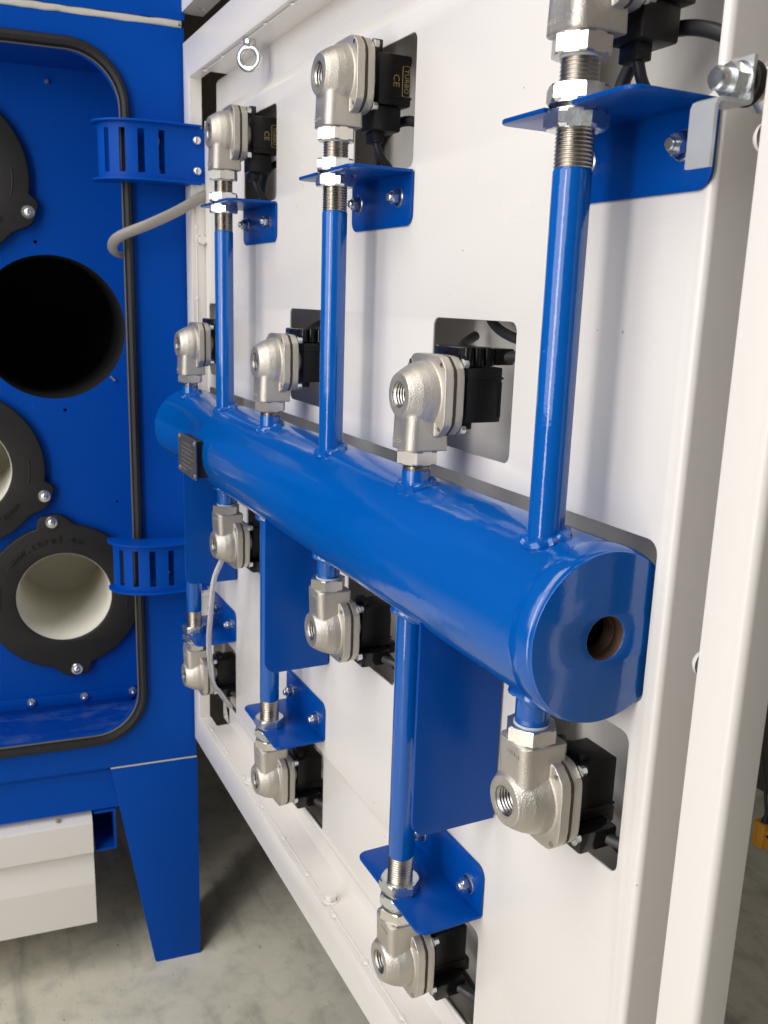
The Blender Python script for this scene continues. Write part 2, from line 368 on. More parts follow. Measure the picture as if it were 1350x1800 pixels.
# tube sheet with its openings
holes = [(1.08, .79), (1.95, -.52), (1.09, -1.83), (1.95, 2.10), (3.7, .79), (3.7, -1.83)]
sheet = plate('tube_sheet', [rrect(.30, 4.4, -3.1, 3.1, .4, 6)]+[circ(x, y, .662, 72) for x, y in holes]+[circ(1.187, 1.56, .017, 10), circ(1.0, .02, .017, 10), circ(.55, -.9, .012, 10)],
      .02, lambda x, y, z: (x, y, z-.72), M['blue_satin'], cab, fn=K)
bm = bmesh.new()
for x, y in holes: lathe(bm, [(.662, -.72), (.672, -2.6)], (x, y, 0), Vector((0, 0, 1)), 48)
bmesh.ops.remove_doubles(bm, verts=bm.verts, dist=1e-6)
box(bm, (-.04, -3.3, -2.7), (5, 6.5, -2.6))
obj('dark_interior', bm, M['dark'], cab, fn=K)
bm = bmesh.new(); box(bm, (.44, -3.005, -.70), (4.3, -2.885, -.665), .006); obj('bolted_flange_strip', bm, M['blue_satin'], cab, fn=K)
for s_ in (.465, .95, 1.46, 1.98):
    bm = bmesh.new(); hexnut(bm, (s_, -2.93, 0), Vector((0, 0, 1)), .033, -.665, -.625); lathe(bm, [(.018, -.63), (.018, -.60), (.010, -.595)], (s_, -2.93, 0), Vector((0, 0, 1)), 12, cap1=True)
    lathe(bm, [(.042, -.665), (.042, -.655), (.03, -.655)], (s_, -2.93, 0), Vector((0, 0, 1)), 20)
    obj('bolt', bm, M['zinc'], cab, fn=K, ang=14)
for s_, v_ in ((1.02, 2.93), (.60, 2.62)):
    bm = bmesh.new(); lathe(bm, [(.02, -.70), (.02, -.67), (.012, -.66)], (s_, v_, 0), Vector((0, 0, 1)), 12, cap1=True); obj('rivet', bm, M['zinc'], cab, fn=K)
# stud at the rim of the empty opening
bm = bmesh.new(); tube(bm, [(.575, .345, -.72), (.53, .30, -.66)], .012, 8)
obj('stud', bm, M['zinc'], cab, fn=K)
# door seal
so = rrect(.385, 4.35, -3.155, 3.155, .50, 12); si = rrect(.465, 4.3, -3.06, 3.06, .42, 12)
bm = bmesh.new()
def mid(t): return [((a[0]*(1-t)+b[0]*t), (a[1]*(1-t)+b[1]*t)) for a, b in zip(so, si)]
layers = [(0, 0), (.0, .03), (.18, .062), (.5, .072), (.82, .06), (1., .03), (1., 0)]
rg = [[bm.verts.new((x, y, z)) for x, y in mid(t)] for t, z in layers]
n = len(so)
for a in range(len(rg)-1):
    for i in range(n):
        j = (i+1) % n; bm.faces.new((rg[a][i], rg[a][j], rg[a+1][j], rg[a+1][i]))
obj('door_seal', bm, M['seal'], cab, fn=K)
bm = bmesh.new()
so2 = rrect(.462, 4.3, -3.062, 3.062, .425, 12)
tube(bm, [(x, y, .012) for x, y in so2], .012, 8, closed=True)
obj('seal_clip_edge', bm, mat('grey_seal_edge', (.12, .105, .085), .5), cab, fn=K)
# front leg: a tapered, folded plate
plate('leg', [[(-.09, -3.435), (.755, -3.435), (.385, VF+.02), (.36, VF), (-.09, VF)]], .02, lambda x, y, z: (x, y, z-.012), M['blue_satin'], cab, fn=K, bev=.003)
bm = bmesh.new(); box(bm, (-.09, VF, -.7), (-.07, -3.435, -.013)); obj('leg', bm, M['blue_satin'], cab, fn=K)
plate('leg', [[(-.05, -3.44), (.7, -3.44), (.38, VF), (-.05, VF)]], .02, lambda x, y, z: (x, y, z-5.6), M['blue_satin'], cab, fn=K)
bm = bmesh.new(); tube(bm, [(-.085, -3.428, .006), (.2, -3.427, .007), (.5, -3.428, .006), (.755, -3.428, .006)], lambda t: .008, 8)
obj('sealant_seam', bm, M['sealant'], cab, fn=K)
# blue rail end beside the drawer
bm = bmesh.new()
box(bm, (.725, -4.33, -1.2), (.745, -3.89, -.02)); box(bm, (.745, -4.33, -1.2), (.93, -4.31, -.02)); box(bm, (.745, -3.91, -1.2), (.93, -3.89, -.02))
obj('support_rail', bm, M['blue_satin'], cab, fn=K)

# dust drawer under the cabinet: thing of its own
dr = empty('dust_collection_bin', CO, TH); tag(dr, 'white sheet metal dust drawer with folded front under the blue cabinet', 'drawer')
bm = bmesh.new()
prof = [(-.8, -3.90), (-.12, -3.905), (.035, -3.965), (.04, -3.97), (.04, -4.295), (-.015, -4.30), (-.03, -4.33), (-.03, -4.36), (.035, -4.62), (.04, -4.64), (.04, -5.09), (-1.6, -5.095)]
for i in range(len(prof)-1):
    (n0, z0), (n1, z1) = prof[i], prof[i+1]
    q = [bm.verts.new(p) for p in ((.95, z0, n0), (5, z0, n0), (5, z1, n1), (.95, z1, n1))]; bm.faces.new(q)
bmesh.ops.remove_doubles(bm, verts=bm.verts, dist=1e-6)
obj('drawer_front', bm, M['white'], dr, fn=K, ang=6)
bm = bmesh.new(); box(bm, (.952, -5.1, -1.6), (.97, -4.30, -.04)); box(bm, (.952, -4.3, -.03), (.965, -3.97, .037)); obj('drawer_side', bm, M['white'], dr, fn=K)
for z in (-4.62, -4.86):
    bm = bmesh.new(); box(bm, (.944, z-.09, -.02), (.952, z+.06, .02)); obj('side_catch', bm, M['dark'], dr, fn=K)
bm = bmesh.new(); lathe(bm, [(.02, 0), (.02, .015), (.01, .02)], (1.27, -3.925, -.02), Vector((0, 1, .2)), 10, cap1=True); obj('screw', bm, M['gold'], dr, fn=K)

# filter cartridges
def cart_outline(lugs, R=.745):
    out = []
    for k in range(180):
        a = 2*PI*k/180; r = R
        for la in lugs:
            d = (a-la+PI) % (2*PI)-PI          # lug: tongue that leaves the rim on one side and ends in a rounded hook
            if -.19 < d <= .06: r = R+.10*math.sqrt(min(1, (d+.19)/.07))
            elif .06 < d < .34: r = R+.10*(.5+.5*math.cos(PI*(d-.06)/.28))
        out.append((r*math.cos(a), r*math.sin(a)))
    return out
def cartridge(cx, cy, lugs, label, texts):
    t = empty('filter_cartridge', CO, TH); t.location = CO+Matrix.Rotation(TH, 3, 'Z') @ K(cx, cy, -.70)
    tag(t, label, 'filter cartridge', 'filter cartridges in the blue tube sheet')
    plate('rubber_collar', [cart_outline(lugs), circ(0, 0, .452, 72)], .075, lambda x, y, z: (x, y, z+.012), M['rubber'], t, fn=K, bev=.016)
    bm = bmesh.new(); lathe(bm, [(.470, .03), (.447, .075), (.440, .05), (.437, -1.5)], (0, 0, 0), Vector((0, 0, 1)), 72)
    lathe(bm, [(.437, -1.5), (.001, -1.5)], (0, 0, 0), Vector((0, 0, 1)), 72)
    obj('filter_sleeve', bm, M['cream'], t, fn=K)
    for la in lugs:
        bm = bmesh.new(); bx, by = .775*math.cos(la), .775*math.sin(la); ax_ = Vector((0, 0, 1))
        lathe(bm, [(.060, .087), (.060, .094), (.052, .104), (.034, .106), (.030, .120), (.018, .128)], (bx, by, 0), ax_, 24, cap1=True)
        obj('bolt', bm, M['zinc'], t, fn=K)
    bm = bmesh.new()
    for txt, a0, rad, size, st in texts:         # raised letters round the collar, tops outwards
        for i, ch in enumerate(txt):
            a = a0+(i-(len(txt)-1)/2)*st
            er = Vector((math.cos(a), math.sin(a))); et = Vector((-math.sin(a), math.cos(a)))
            def pl(x, y, z, er=er, et=et):
                p = er*(rad+y)+et*x
                return (p.x, p.y, .090+z)
            text_bm(bm, ch, size, pl, .012)
    obj('moulded_lettering', bm, M['rubberprint'], t, fn=K)
    for a0, a1 in ((math.radians(195), math.radians(172)), (math.radians(352), math.radians(375)), (math.radians(30), math.radians(52))):
        bm = bmesh.new(); P = [(.60*math.cos(a0+(a1-a0)*k/12), .60*math.sin(a0+(a1-a0)*k/12), .088) for k in range(13)]
        tube(bm, P, .007, 6); obj('moulded_arc_mark', bm, M['rubberprint'], t, fn=K)
    return t
dg_ = math.radians
cartridge(1.09, -1.83, [dg_(83.6), dg_(264)], 'black rubber collared cream filter cartridge in the lower right opening with both bolts showing', [('www.coral.eu', dg_(73), .60, .105, .107)])
cartridge(1.95, -.52, [dg_(201), dg_(21)], 'black collared filter cartridge cut by the left edge below the empty round opening', [('www.coral.eu', dg_(252), .60, .105, .107)])
cartridge(1.95, 2.10, [dg_(202), dg_(22)], 'black collared filter cartridge cut by the left edge above the empty round opening', [('www.coral.eu', dg_(252), .60, .105, .107)])

# hood above the door, beside the cabinet
hd = empty('overhead_hood', W(-.72, 3.45, -.2)); tag(hd, 'white overhead sheet metal channel with a round hole in its underside above the door', 'hood')
def R0(o0):
    return lambda u, v, w: L(u-o0[0], v-o0[1], w-o0[2])
fh = R0((-.72, 3.45, -.2))
plate('underside', [[(-.74, -.355), (1.3, -.355), (1.3, -.186), (-.74, -.186)], circ(-.515, -.29, .028, 20)], .02, lambda x, y, z: (x, 3.45+z, y), M['white'], hd, fn=fh)
bm = bmesh.new(); box(bm, (-.74, 3.45, -.185), (1.3, 4.4, -.165)); obj('front_sheet', bm, M['white'], hd, fn=fh)
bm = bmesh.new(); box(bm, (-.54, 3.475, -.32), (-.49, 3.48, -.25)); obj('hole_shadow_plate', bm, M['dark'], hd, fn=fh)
bm = bmesh.new(); box(bm, (-.9, 3.42, -2.4), (7, 3.47, -2.2)); box(bm, (-.9, 3.47, -2.4), (7, 4.2, -2.3))
o = obj('beam', bm, mat('tan_beam_paint', (.42, .33, .20), .6), fn=W); tag(o, 'tan painted beam seen through the gap above the door', 'beam')

# ================================================================== DOOR
door = empty('access_door', W(0, 0, 0)); tag(door, 'white sheet metal access door standing open with a raised panel of cut-outs', 'cabinet door')
FR = -.16; IU0, IU1, IV = -.48, 5.63, 2.905
plate('door_frame', [rrect(-.67, 5.768, -3.2, 3.2, .004, 1), rrect(IU0, IU1, -IV, IV, .01, 2)], .012, lambda x, y, z: (x, y, FR-.012+z), M['white'], door, bev=.004)
bm = bmesh.new()      # outer returns
for a, b in (((-.67, -3.2, -.30), (-.66, 3.2, -.170)), ((-.66, 3.19, -.30), (5.765, 3.2, -.171)), ((-.66, -3.2, -.30), (5.765, -3.19, -.171))): box(bm, a, b)
obj('outer_return', bm, M['white'], door)
bm = bmesh.new(); A = []; B = []
for q in [(5.760, FR+.0006)]+[(5.767+.033*math.sin(a), FR+.0006-.033*(1-math.cos(a))) for a in [PI/2*k/8 for k in range(9)]]+[(5.80, -.30)]:
    A.append(bm.verts.new((q[0], -3.2, q[1]))); B.append(bm.verts.new((q[0], 3.2, q[1])))
for k in range(len(A)-1): bm.faces.new((A[k], A[k+1], B[k+1], B[k]))
obj('rounded_edge', bm, M['white'], door, ang=80)
# inner returns of the frame
bm = bmesh.new()
box(bm, (IU0-.012, -IV, -.262), (IU0, IV, -.168)); box(bm, (IU1, -IV, -.262), (IU1+.012, IV, -.168))
box(bm, (IU0+.001, IV, -.262), (IU1-.001, IV+.012, -.169)); box(bm, (IU0+.001, -IV-.012, -.27), (IU1-.001, -IV, -.169))
obj('inner_return', bm, M['white'], door)
# flanges of the recessed tray, lapped on the returns and tack welded
bm = bmesh.new()
box(bm, (IU0, -2.60, -.385), (IU0+.010, 2.50, -.20)); box(bm, (IU1-.010, -2.9, -.40), (IU1, 2.9, -.20))
box(bm, (-.15, IV-.012, -.385), (IU1-.1, IV-.002, -.20)); box(bm, (-.235, -IV+.002, -.395), (IU1-.1, -IV+.012, -.20))
obj('tray_flange', bm, M['white'], door)
bm = bmesh.new()
def bead(p, r=.016, sq=(1, 1, 1)):
    g = bmesh.ops.create_icosphere(bm, subdivisions=2, radius=r)
    for v in g['verts']: v.co = Vector([v.co[i]*sq[i]*random.uniform(.85, 1.15)+p[i] for i in range(3)])
for k in range(12):
    uu = -.19+.49*k; bead((uu, -IV+.012, -.198), .017, (1.7, .6, 1)); bead((uu+.06, IV-.012, -.198), .017, (1.7, .6, 1))
for k in range(9): bead((IU0+.011, -2.5+.6*k, -.198), .015, (.5, 1.6, 1))
obj('weld_bead', bm, M['white'], door)
for name, pts in (('weld_seam', [(-.2, -IV+.013, -.2), (IU1-.1, -IV+.013, -.2)]), ('weld_seam', [(-.12, IV-.013, -.2), (IU1-.1, IV-.013, -.2)]), ('weld_seam', [(IU0+.011, -2.58, -.2), (IU0+.011, 2.48, -.2)])):
    bm = bmesh.new(); tube(bm, pts, .0045, 6); obj(name, bm, M['white'], door)
# recessed rim sheet and the raised panel with its slanted shoulders
rl = lambda: [( -.38, -2.66), (5.35, -2.66), (5.35, 2.62), (-.38, 2.62)]
plate('recess_sheet', [[(-.23, -2.92), (5.358, -2.92), (5.358, 2.90), (-.14, 2.90), (-.14, 2.88), (-.46, 2.88), (-.46, -2.60), (-.23, -2.60)], rl()], .010, lambda x, y, z: (x, y, -.395+z), M['white'], door)
P0 = -.276
cut = []
for i in (1, 3, 5): cut.append(rrect(i-.39, i+.335, 1.800, 2.425, .045))
for i in (0, 2, 4): cut.append(rrect(i-.385, i+.335, .452, 1.067, .045))
for i, r1 in ((1, .335), (3, .335), (5, .24)): cut.append(rrect(i-.335, i+r1, -1.019, -.42, .045))
for i in (0, 2, 4): cut.append(rrect(i-.385, i+.335, -2.53, -1.93, .045))
slot = rrect(-.40, 5.283, -.285, .340, .05)
PU0 = -.455
plate('raised_panel', [[(PU0, -2.56), (5.336, -2.56), (5.336, 2.53), (PU0, 2.53)], slot]+cut, .012, lambda x, y, z: (x, y, P0-.012+z), M['white'], door, bev=.003)
bm = bmesh.new()
def strip(prof, a, b, axis):
    def q(t, p): return (t, p[0], p[1]) if axis == 'u' else (p[0], t, p[1])
    ra = [bm.verts.new(q(a, p)) for p in prof]; rb = [bm.verts.new(q(b, p)) for p in prof]
    for i in range(len(prof)-1): bm.faces.new((ra[i], rb[i], rb[i+1], ra[i+1]))
strip([(2.528, P0-.001), (2.545, P0-.006), (2.635, -.375), (2.66, -.386)], PU0, 5.352, 'u')
strip([(-2.558, P0-.001), (-2.575, P0-.006), (-2.665, -.375), (-2.69, -.386)], PU0, 5.352, 'u')
obj('panel_shoulder', bm, M['white'], door, ang=60)
bm = bmesh.new()
strip([(5.328, P0+.0006)]+[(5.333+.028*math.sin(a), P0+.0006-.028*(1-math.cos(a))) for a in [PI/2*k/8 for k in range(9)]]+[(5.361, -.60)], -2.56, 2.53, 'v'); strip([(5.361, -.30), (5.361, -.60)], -2.91, -2.56, 'v'); strip([(5.361, -.30), (5.361, -.60)], 2.53, 2.90, 'v')
obj('panel_side_return', bm, M['white'], door, ang=80)
bm = bmesh.new(); strip([(PU0, P0-.002), (PU0-.004, P0-.008), (PU0-.004, -.384)], -2.60, 2.57, 'v'); obj('panel_side_return', bm, M['white'], door, ang=80)
# painted bolts that clamp the tray
def painted(o, axis):
    bm = bmesh.new(); lathe(bm, [(.055, 0), (.055, .006), (.042, .012)], o, axis, 20); hexnut(bm, o, axis, .042, .008, .05, ph=.3); lathe(bm, [(.03, .045), (.026, .052)], o, axis, 16, cap1=True)
    obj('painted_bolt', bm, M['white'], door, ang=14)
for u in (.88, 2.60, 4.3): painted((u, -IV+.012, -.235), Vector((0, 1, 0)))
for v in (1.60, -1.6): painted((IU0+.010, v, -.24), Vector((1, 0, 0)))
for v in (1.625, .025, -1.60):
    bm = bmesh.new(); lathe(bm, [(.045, 0), (.043, .012), (.034, .024), (.018, .031), (.004, .033)], (IU1-.010, v, -.205), Vector((-1, 0, 0)), 20, cap1=True); obj('painted_rivet', bm, M['white'], door)
# sheet skin behind the valves
plate('back_sheet', [[(-.46, -2.9), (5.40, -2.9), (5.40, 2.88), (-.46, 2.88)]], .02, lambda x, y, z: (x, y, -.62+z), M['white_in'], door)
bm = bmesh.new(); box(bm, (-.47, -2.9, -.62), (-.455, 2.9, -.397)); box(bm, (-.46, 2.885, -.62), (5.4, 2.9, -.397)); box(bm, (-.46, -2.93, -.62), (5.4, -2.905, -.397)); obj('housing_side', bm, M['white_in'], door)

# ================================================================== COMPRESSED AIR TANK
RT, WC = .329, -.093
tank = empty('air_tank', W(0, 0, WC)); tag(tank, 'long blue painted compressed air tank with vertical blow pipes mounted across the open door', 'air tank')
ft = lambda u, v, w: L(u, v, w-WC)
UE = 5.2675
bm = bmesh.new()
prof = [(.02, -.375), (.20, -.374), (.285, -.368), (.318, -.352), (RT+.003, -.325), (RT+.005, -.30), (RT, -.285), (RT, 1.0), (RT+.0025, 1.012), (RT+.003, 1.03), (RT+.0015, 1.045), (RT, 1.06)]
prof += [(RT, 5.13), (RT-.004, 5.145), (RT+.004, 5.165), (RT+.005, 5.205), (RT+.001, 5.235), (RT-.006, 5.252), (RT-.014, 5.258)]
lathe(bm, prof, (0, 0, WC), 'u', 128, cap0=True)
obj('tank_shell', bm, M['blue_gloss'], tank, fn=ft, ang=45)
hole = circ(0, 0, .083, 40)
plate('end_plate', [circ(0, 0, RT-.010, 128), hole], .03, lambda x, y, z: (UE-.03+z, y, WC+x), M['blue_gloss'], tank, fn=ft, bev=.004)
bm = bmesh.new(); lathe(bm, [(.083, UE-.004), (.080, UE-.01), (.080, UE-.05)], (0, 0, WC), 'u', 40); 
for k in range(5): lathe(bm, [(.080, UE-.05-.012*k), (.084, UE-.056-.012*k), (.080, UE-.062-.012*k)], (0, 0, WC), 'u', 40)
lathe(bm, [(.084, UE-.11), (.30, UE-.2), (.30, UE-.9), (.001, UE-.9)], (0, 0, WC), 'u', 40)
obj('end_port', bm, M['rust'], tank, fn=ft)
PR = .0665
def thread(bm, o, axis, r, z0, z1, pitch=.0125, depth=.0045, seg=28):
    n = max(2, int(abs(z1-z0)/pitch)); prof = []; d = (z1-z0)/n
    for k in range(n): prof += [(r-depth, z0+d*k), (r, z0+d*(k+.35)), (r, z0+d*(k+.5)), (r-depth, z0+d*(k+.85))]
    prof.append((r-depth, z1)); lathe(bm, prof, o, axis, seg, cap0=True, cap1=True)
def saddle(u0, sg, r=.016, pr=PR):
    pts = []
    for k in range(40):
        a = 2*PI*k/40; w = (pr+.004)*math.sin(a)
        y = math.sqrt(RT**2-(w-WC)**2); pts.append((u0+(pr+.004)*math.cos(a), sg*(y+.002), w))
    return pts
for i in range(6):
    for sg in (1, -1):
        long = (i % 2 == 1) == (sg == 1)
        end = (1.590 if sg == 1 else 1.614) if long else (.391 if sg == 1 else .423)
        nm = 'blow_pipe' if long else 'pipe_stub'
        bm = bmesh.new(); A = Vector((0, sg, 0))
        lathe(bm, [(PR, .24), (PR, end-.012), (PR-.005, end)], (i, 0, 0), A, 40, cap1=True)
        p = obj(nm, bm, M['blue_gloss'], tank, fn=ft)
        bm = bmesh.new(); sp = saddle(i, sg)
        ph = random.random()*6
        tube(bm, sp, lambda t: (.024+.004*math.sin(t*71+ph)+.005*math.sin(t*17+ph)+.003*math.sin(t*150), .026+.004*math.sin(t*23+ph)), 10, closed=True)
        obj('weld', bm, M['blue_gloss'], p, fn=ft)
        tend = end+(.345 if long else .035)
        bm = bmesh.new(); thread(bm, (i, 0, 0), A, PR-.001, end-.003, tend)
        obj('threaded_end', bm, M['steel'], p, fn=ft)
# support gussets
for k in range(3):
    u0 = 2*k+.40
    ring = [(.178, -.20), (.178, -1.15)]+[(.178-.08*(1-math.cos(a)), -1.15-.08*math.sin(a)) for a in [PI/2*j/6 for j in range(1, 7)]]
    out = ring+[(-.262, -1.232), (-.262, -.20)]
    g = plate('support_plate', [out], .018, lambda x, y, z, u0=u0: (u0+z, y, x), M['blue_plate'], tank, fn=ft, bev=.003)
    bm = bmesh.new(); box(bm, (u0-.16, -1.232, -.2745), (u0-.001, -.35, -.262), .003)
    obj('support_foot', bm, M['blue_plate'], g, fn=ft)
# name plate on its stand-off
bm = bmesh.new(); box(bm, (.735, -.180, .280), (1.222, .108, .2865))
npb = obj('name_plate_bracket', bm, M['blue_gloss'], tank, fn=ft)
bm = bmesh.new(); box(bm, (.775, -.17, .18), (1.19, .10, .2795)); obj('gap_shade_block', bm, M['rubber'], npb, fn=ft)  # black block stands in for the shaded hollow between plate and tank
plate('name_plate', [rrect(.73, 1.227, -.182, .111, .012)], .006, lambda x, y, z: (x, y, .287+z), M['tag'], tank, fn=ft)
bm = bmesh.new()
for k, (x0, x1) in enumerate(((.88, 1.08), (.82, 1.16), (.82, 1.10), (.82, 1.16), (.82, 1.06), (.82, 1.14), (.82, .98))):
    y = .052-.033*k; x = x0
    while x < x1:
        d = random.uniform(.012, .03); box(bm, (x, y-.004, .2931), (x+d, y+.004, .2936)); x += d+.010
obj('etched_line', bm, mat('etched_metal', (.42, .40, .33), .4, .6), tank, fn=ft, kind='stuff')
for x in (.765, 1.192):
    for y in (-.155, .085):
        bm = bmesh.new(); lathe(bm, [(.016, .292), (.016, .300), (.006, .306)], (x, y, 0), 'w', 12, cap1=True); obj('rivet', bm, M['zinc'], tank, fn=ft)

# ================================================================== VALVES (local: t = away from the tank along the pipe, hole axis at t = 0)
def apply_mods(o):
    dg = bpy.context.evaluated_depsgraph_get(); me = bpy.data.meshes.new_from_object(o.evaluated_get(dg)); o.modifiers.clear()
    old = o.data; o.data = me; bpy.data.meshes.remove(old)
def oct_(h, c, b=.0):
    out = []
    for k in range(72):
        a = 2*PI*k/72; ca, sa = math.cos(a), math.sin(a)
        r = (abs(ca)**4.6+abs(sa)**4.6)**(-1/4.6)*h
        r = min(r, h*1.175)
        out.append((r*ca, r*sa))
    return out
def build_cast():
    bm = bmesh.new()
    lathe(bm, [(.098, .106), (.101, .100), (.112, .085), (.133, .05), (.148, .01), (.154, -.03)], (0, 0, 0), 'w', 64, cap0=True, cap1=True)
    # block: rounded section, stretched along t
    sec = [(x, y) for x, y in rrect(-.100, .100, -.105, .096, .05, 6, (.05, .05, .012, .012))]
    A = [bm.verts.new((x, -.248, y)) for x, y in sec]; A2 = [bm.verts.new((x, -.243, y)) for x, y in sec]; B = [bm.verts.new((x, .0, y*.9)) for x, y in sec]
    n = len(sec)
    for i in range(n):
        j = (i+1) % n
        bm.faces.new((A[i], A[j], A2[j], A2[i])); bm.faces.new((A2[i], A2[j], B[j], B[i]))
    bm.faces.new(A[::-1]); bm.faces.new(B)
    # flange plate
    oc = oct_(.182, .062, .008)
    A = [bm.verts.new((x, y, -.028)) for x, y in oc]; B = [bm.verts.new((x, y, -.072)) for x, y in oc]
    n = len(oc)
    for i in range(n):
        j = (i+1) % n; bm.faces.new((A[i], A[j], B[j], B[i]))
    bm.faces.new(A); bm.faces.new(B[::-1])
    o = obj('valve_body', bm, None, None)
    rm = o.modifiers.new('r', 'REMESH'); rm.mode = 'VOXEL'; rm.voxel_size = .0042*S
    sm = o.modifiers.new('s', 'SMOOTH'); sm.iterations = 5; sm.factor = .5
    apply_mods(o)
    bm = bmesh.new(); lathe(bm, [(.0605, .15), (.0605, .0)], (0, 0, 0), 'w', 48, cap0=True, cap1=True)
    cc = obj('cutter', bm, None, None)
    bo = o.modifiers.new('b', 'BOOLEAN'); bo.operation = 'DIFFERENCE'; bo.object = cc; bo.solver = 'EXACT'
    apply_mods(o); bpy.data.objects.remove(cc)
    me = o.data; bpy.data.objects.remove(o)
    me.materials.clear(); me.materials.append(M['cast'])
    return me
cast_me = build_cast()
def make_valve(kind):
    t = empty('pulse_valve', W(0, 0, 0))
    me = cast_me; o = finish('valve_body', me, None, t, 50)
    bm = bmesh.new(); n = 9; prof = [(.066, .1065), (.0595, .100)]
    for k in range(7): prof += [(.0600, .098-.0135*k), (.0530, .0915-.0135*k), (.0530, .0890-.0135*k)]
    prof += [(.055, .0), (.001, .0)]
    lathe(bm, prof, (0, 0, 0), 'w', 48); obj('threaded_outlet', bm, M['bore'], t)
    bm = bmesh.new(); hexnut(bm, (0, 0, 0), 'v', .104, -.312, -.250, ph=dg_(2), ch=.08); obj('inlet_nut', bm, M['machined'], t, ang=14)
    bm = bmesh.new(); lathe(bm, [(.085, -.2515), (.092, -.249), (.090, -.244)], (0, 0, 0), 'v', 30); lathe(bm, [(.070, -.311), (.0705, -.316), (.066, -.318)], (0, 0, 0), 'v', 30); obj('thread_sealant', bm, M['glue'], t)
    for z0, z1, h, mt, nm in ((-.086, -.073, .181, M['gasketmid'], 'diaphragm'), (-.128, -.0865, .178, M['cast'], 'valve_cover')):
        plate(nm, [oct_(h, .062, .008)], z1-z0, lambda x, y, z, z0=z0: (x, y, z0+z), mt, t, bev=.004)
    bm = bmesh.new(); lathe(bm, [(.15, -.127), (.14, -.145), (.11, -.155), (.07, -.157), (.07, -.2)], (0, 0, 0), 'w', 32, cap1=True); obj('cover_dome', bm, M['cast'], t)
    for x in (-.145, .145):
        for y in (-.145, .145):
            bm = bmesh.new(); lathe(bm, [(.024, -.128), (.024, -.131)], (x, y, 0), 'w', 16, cap1=True); hexnut(bm, (x, y, 0), 'w', .019, -.130, -.158)
            obj('cover_screw', bm, M['zinc'], t, ang=14)
            bm = bmesh.new(); lathe(bm, [(.011, -.0288), (.011, -.0245), (.005, -.0245)], (x*.97, y*.97, 0), 'w', 12, cap1=True); obj('screw_tip', bm, M['steel'], t)
    # coil
    s_ = 1 if kind == 'S' else -1
    bm = bmesh.new(); box(bm, (-.085, -.125 if kind == 'S' else -.12, -.375), (.105, .125, -.185), .008)
    box(bm, (-.06, -.16, -.25), (.06, -.12, -.205), .004) if kind == 'S' else box(bm, (-.06, .12, -.22), (.075, .19, -.175), .004)
    obj('solenoid_coil', bm, M['plastic'], t)
    bm = bmesh.new(); z = .072 if kind == 'S' else -.085
    box(bm, (-.090, z, -.379), (.110, z+.010, -.186), .002); obj('coil_seam', bm, M['plastic'], t)
    bm = bmesh.new(); box(bm, (.1055, -.10 if kind == 'S' else .09, -.372), (.108, .06 if kind == 'S' else .112, -.358)); obj('coil_rib', bm, M['plastic'], t)
    bm = bmesh.new(); lathe(bm, [(.035, -.375), (.035, -.40), (.02, -.41)], (0, 0, 0), 'w', 16, cap1=True); obj('coil_nut', bm, M['zinc'], t)
    if kind == 'S':
        bm = bmesh.new(); box(bm, (-.16, .128, -.34), (.075, .215, -.155), .012); box(bm, (-.03, .135, -.44), (.10, .21, -.335), .01)
        for z in (-.20, -.255, -.31): lathe(bm, [(.028, .132), (.028, .212)], (.075, 0, z), 'v', 16, cap1=True)
        obj('cable_connector', bm, M['gloss_plastic'], t)
        bm = bmesh.new(); tube(bm, [(.08, .17, -.40), (.16, .175, -.42), (.30, .14, -.44), (.42, .05, -.50)], .026, 12); obj('cable', bm, M['cable'], t)
        bm = bmesh.new(); tube(bm, [(-.15, .18, -.30), (-.22, .19, -.34), (-.30, .22, -.42), (-.34, .25, -.5)], .024, 12); obj('cable', bm, M['cable'], t)
        bm = bmesh.new(); tube(bm, [(-.26, .50, -.46), (-.18, .37, -.46), (-.06, .30, -.44), (.10, .26, -.43), (.25, .25, -.43), (.33, .26, -.46)], .024, 12); obj('cable', bm, M['cable'], t)
    else:
        bm = bmesh.new(); box(bm, (-.07, -.245, -.33), (.09, -.122, -.17), .012); box(bm, (-.045, -.30, -.25), (.055, -.24, -.19), .006)
        obj('cable_connector', bm, M['plastic'], t)
        bm = bmesh.new(); tube(bm, [(.02, -.29, -.22), (.02, -.36, -.25), (.015, -.45, -.33), (.0, -.60, -.37)], .020, 12); obj('cable', bm, M['cable'], t)
        bm = bmesh.new(); tube(bm, [(-.22, -.56, -.36), (-.24, -.38, -.36), (-.16, -.24, -.36), (-.02, -.175, -.38), (.14, -.20, -.42), (.35, -.32, -.48)], .026, 12); obj('cable', bm, M['cable'], t)
    # print on the coil side that faces along +u, turned a quarter
    if kind == 'L':
        bm = bmesh.new()
        text_bm(bm, 'TURBO', .036, lambda x, y, z: (.1058+z, -x, -.345-y), .001)
        text_bm(bm, 'CE', .052, lambda x, y, z: (.1058+z, -x, -.285-y), .001)
        tube(bm, [(.106, a, b) for a, b in rrect(-.074, .074, -.367, -.323, .014, 4)], .0016, 4, closed=True)
        obj('coil_print', bm, M['gold'], t)
    # raised foundry lettering
    bm = bmesh.new(); text_bm(bm, 'TURBO', .024, lambda x, y, z: (-.026+x, -.212+y, .0945+z), .005)
    obj('cast_lettering', bm, M['cast'], t)
    return t
vS = make_valve('S'); vL = make_valve('L')
VAL = []
VAL.append(('S', 0, .7316, 1, 'cast aluminium pulse valve on the far left short stub on top of the tank'))
VAL.append(('S', 2, .7316, 1, 'cast aluminium pulse valve standing on the middle short stub on top of the tank'))
VAL.append(('S', 4, .7316, 1, 'cast aluminium pulse valve standing on the nearest short stub on top of the tank'))
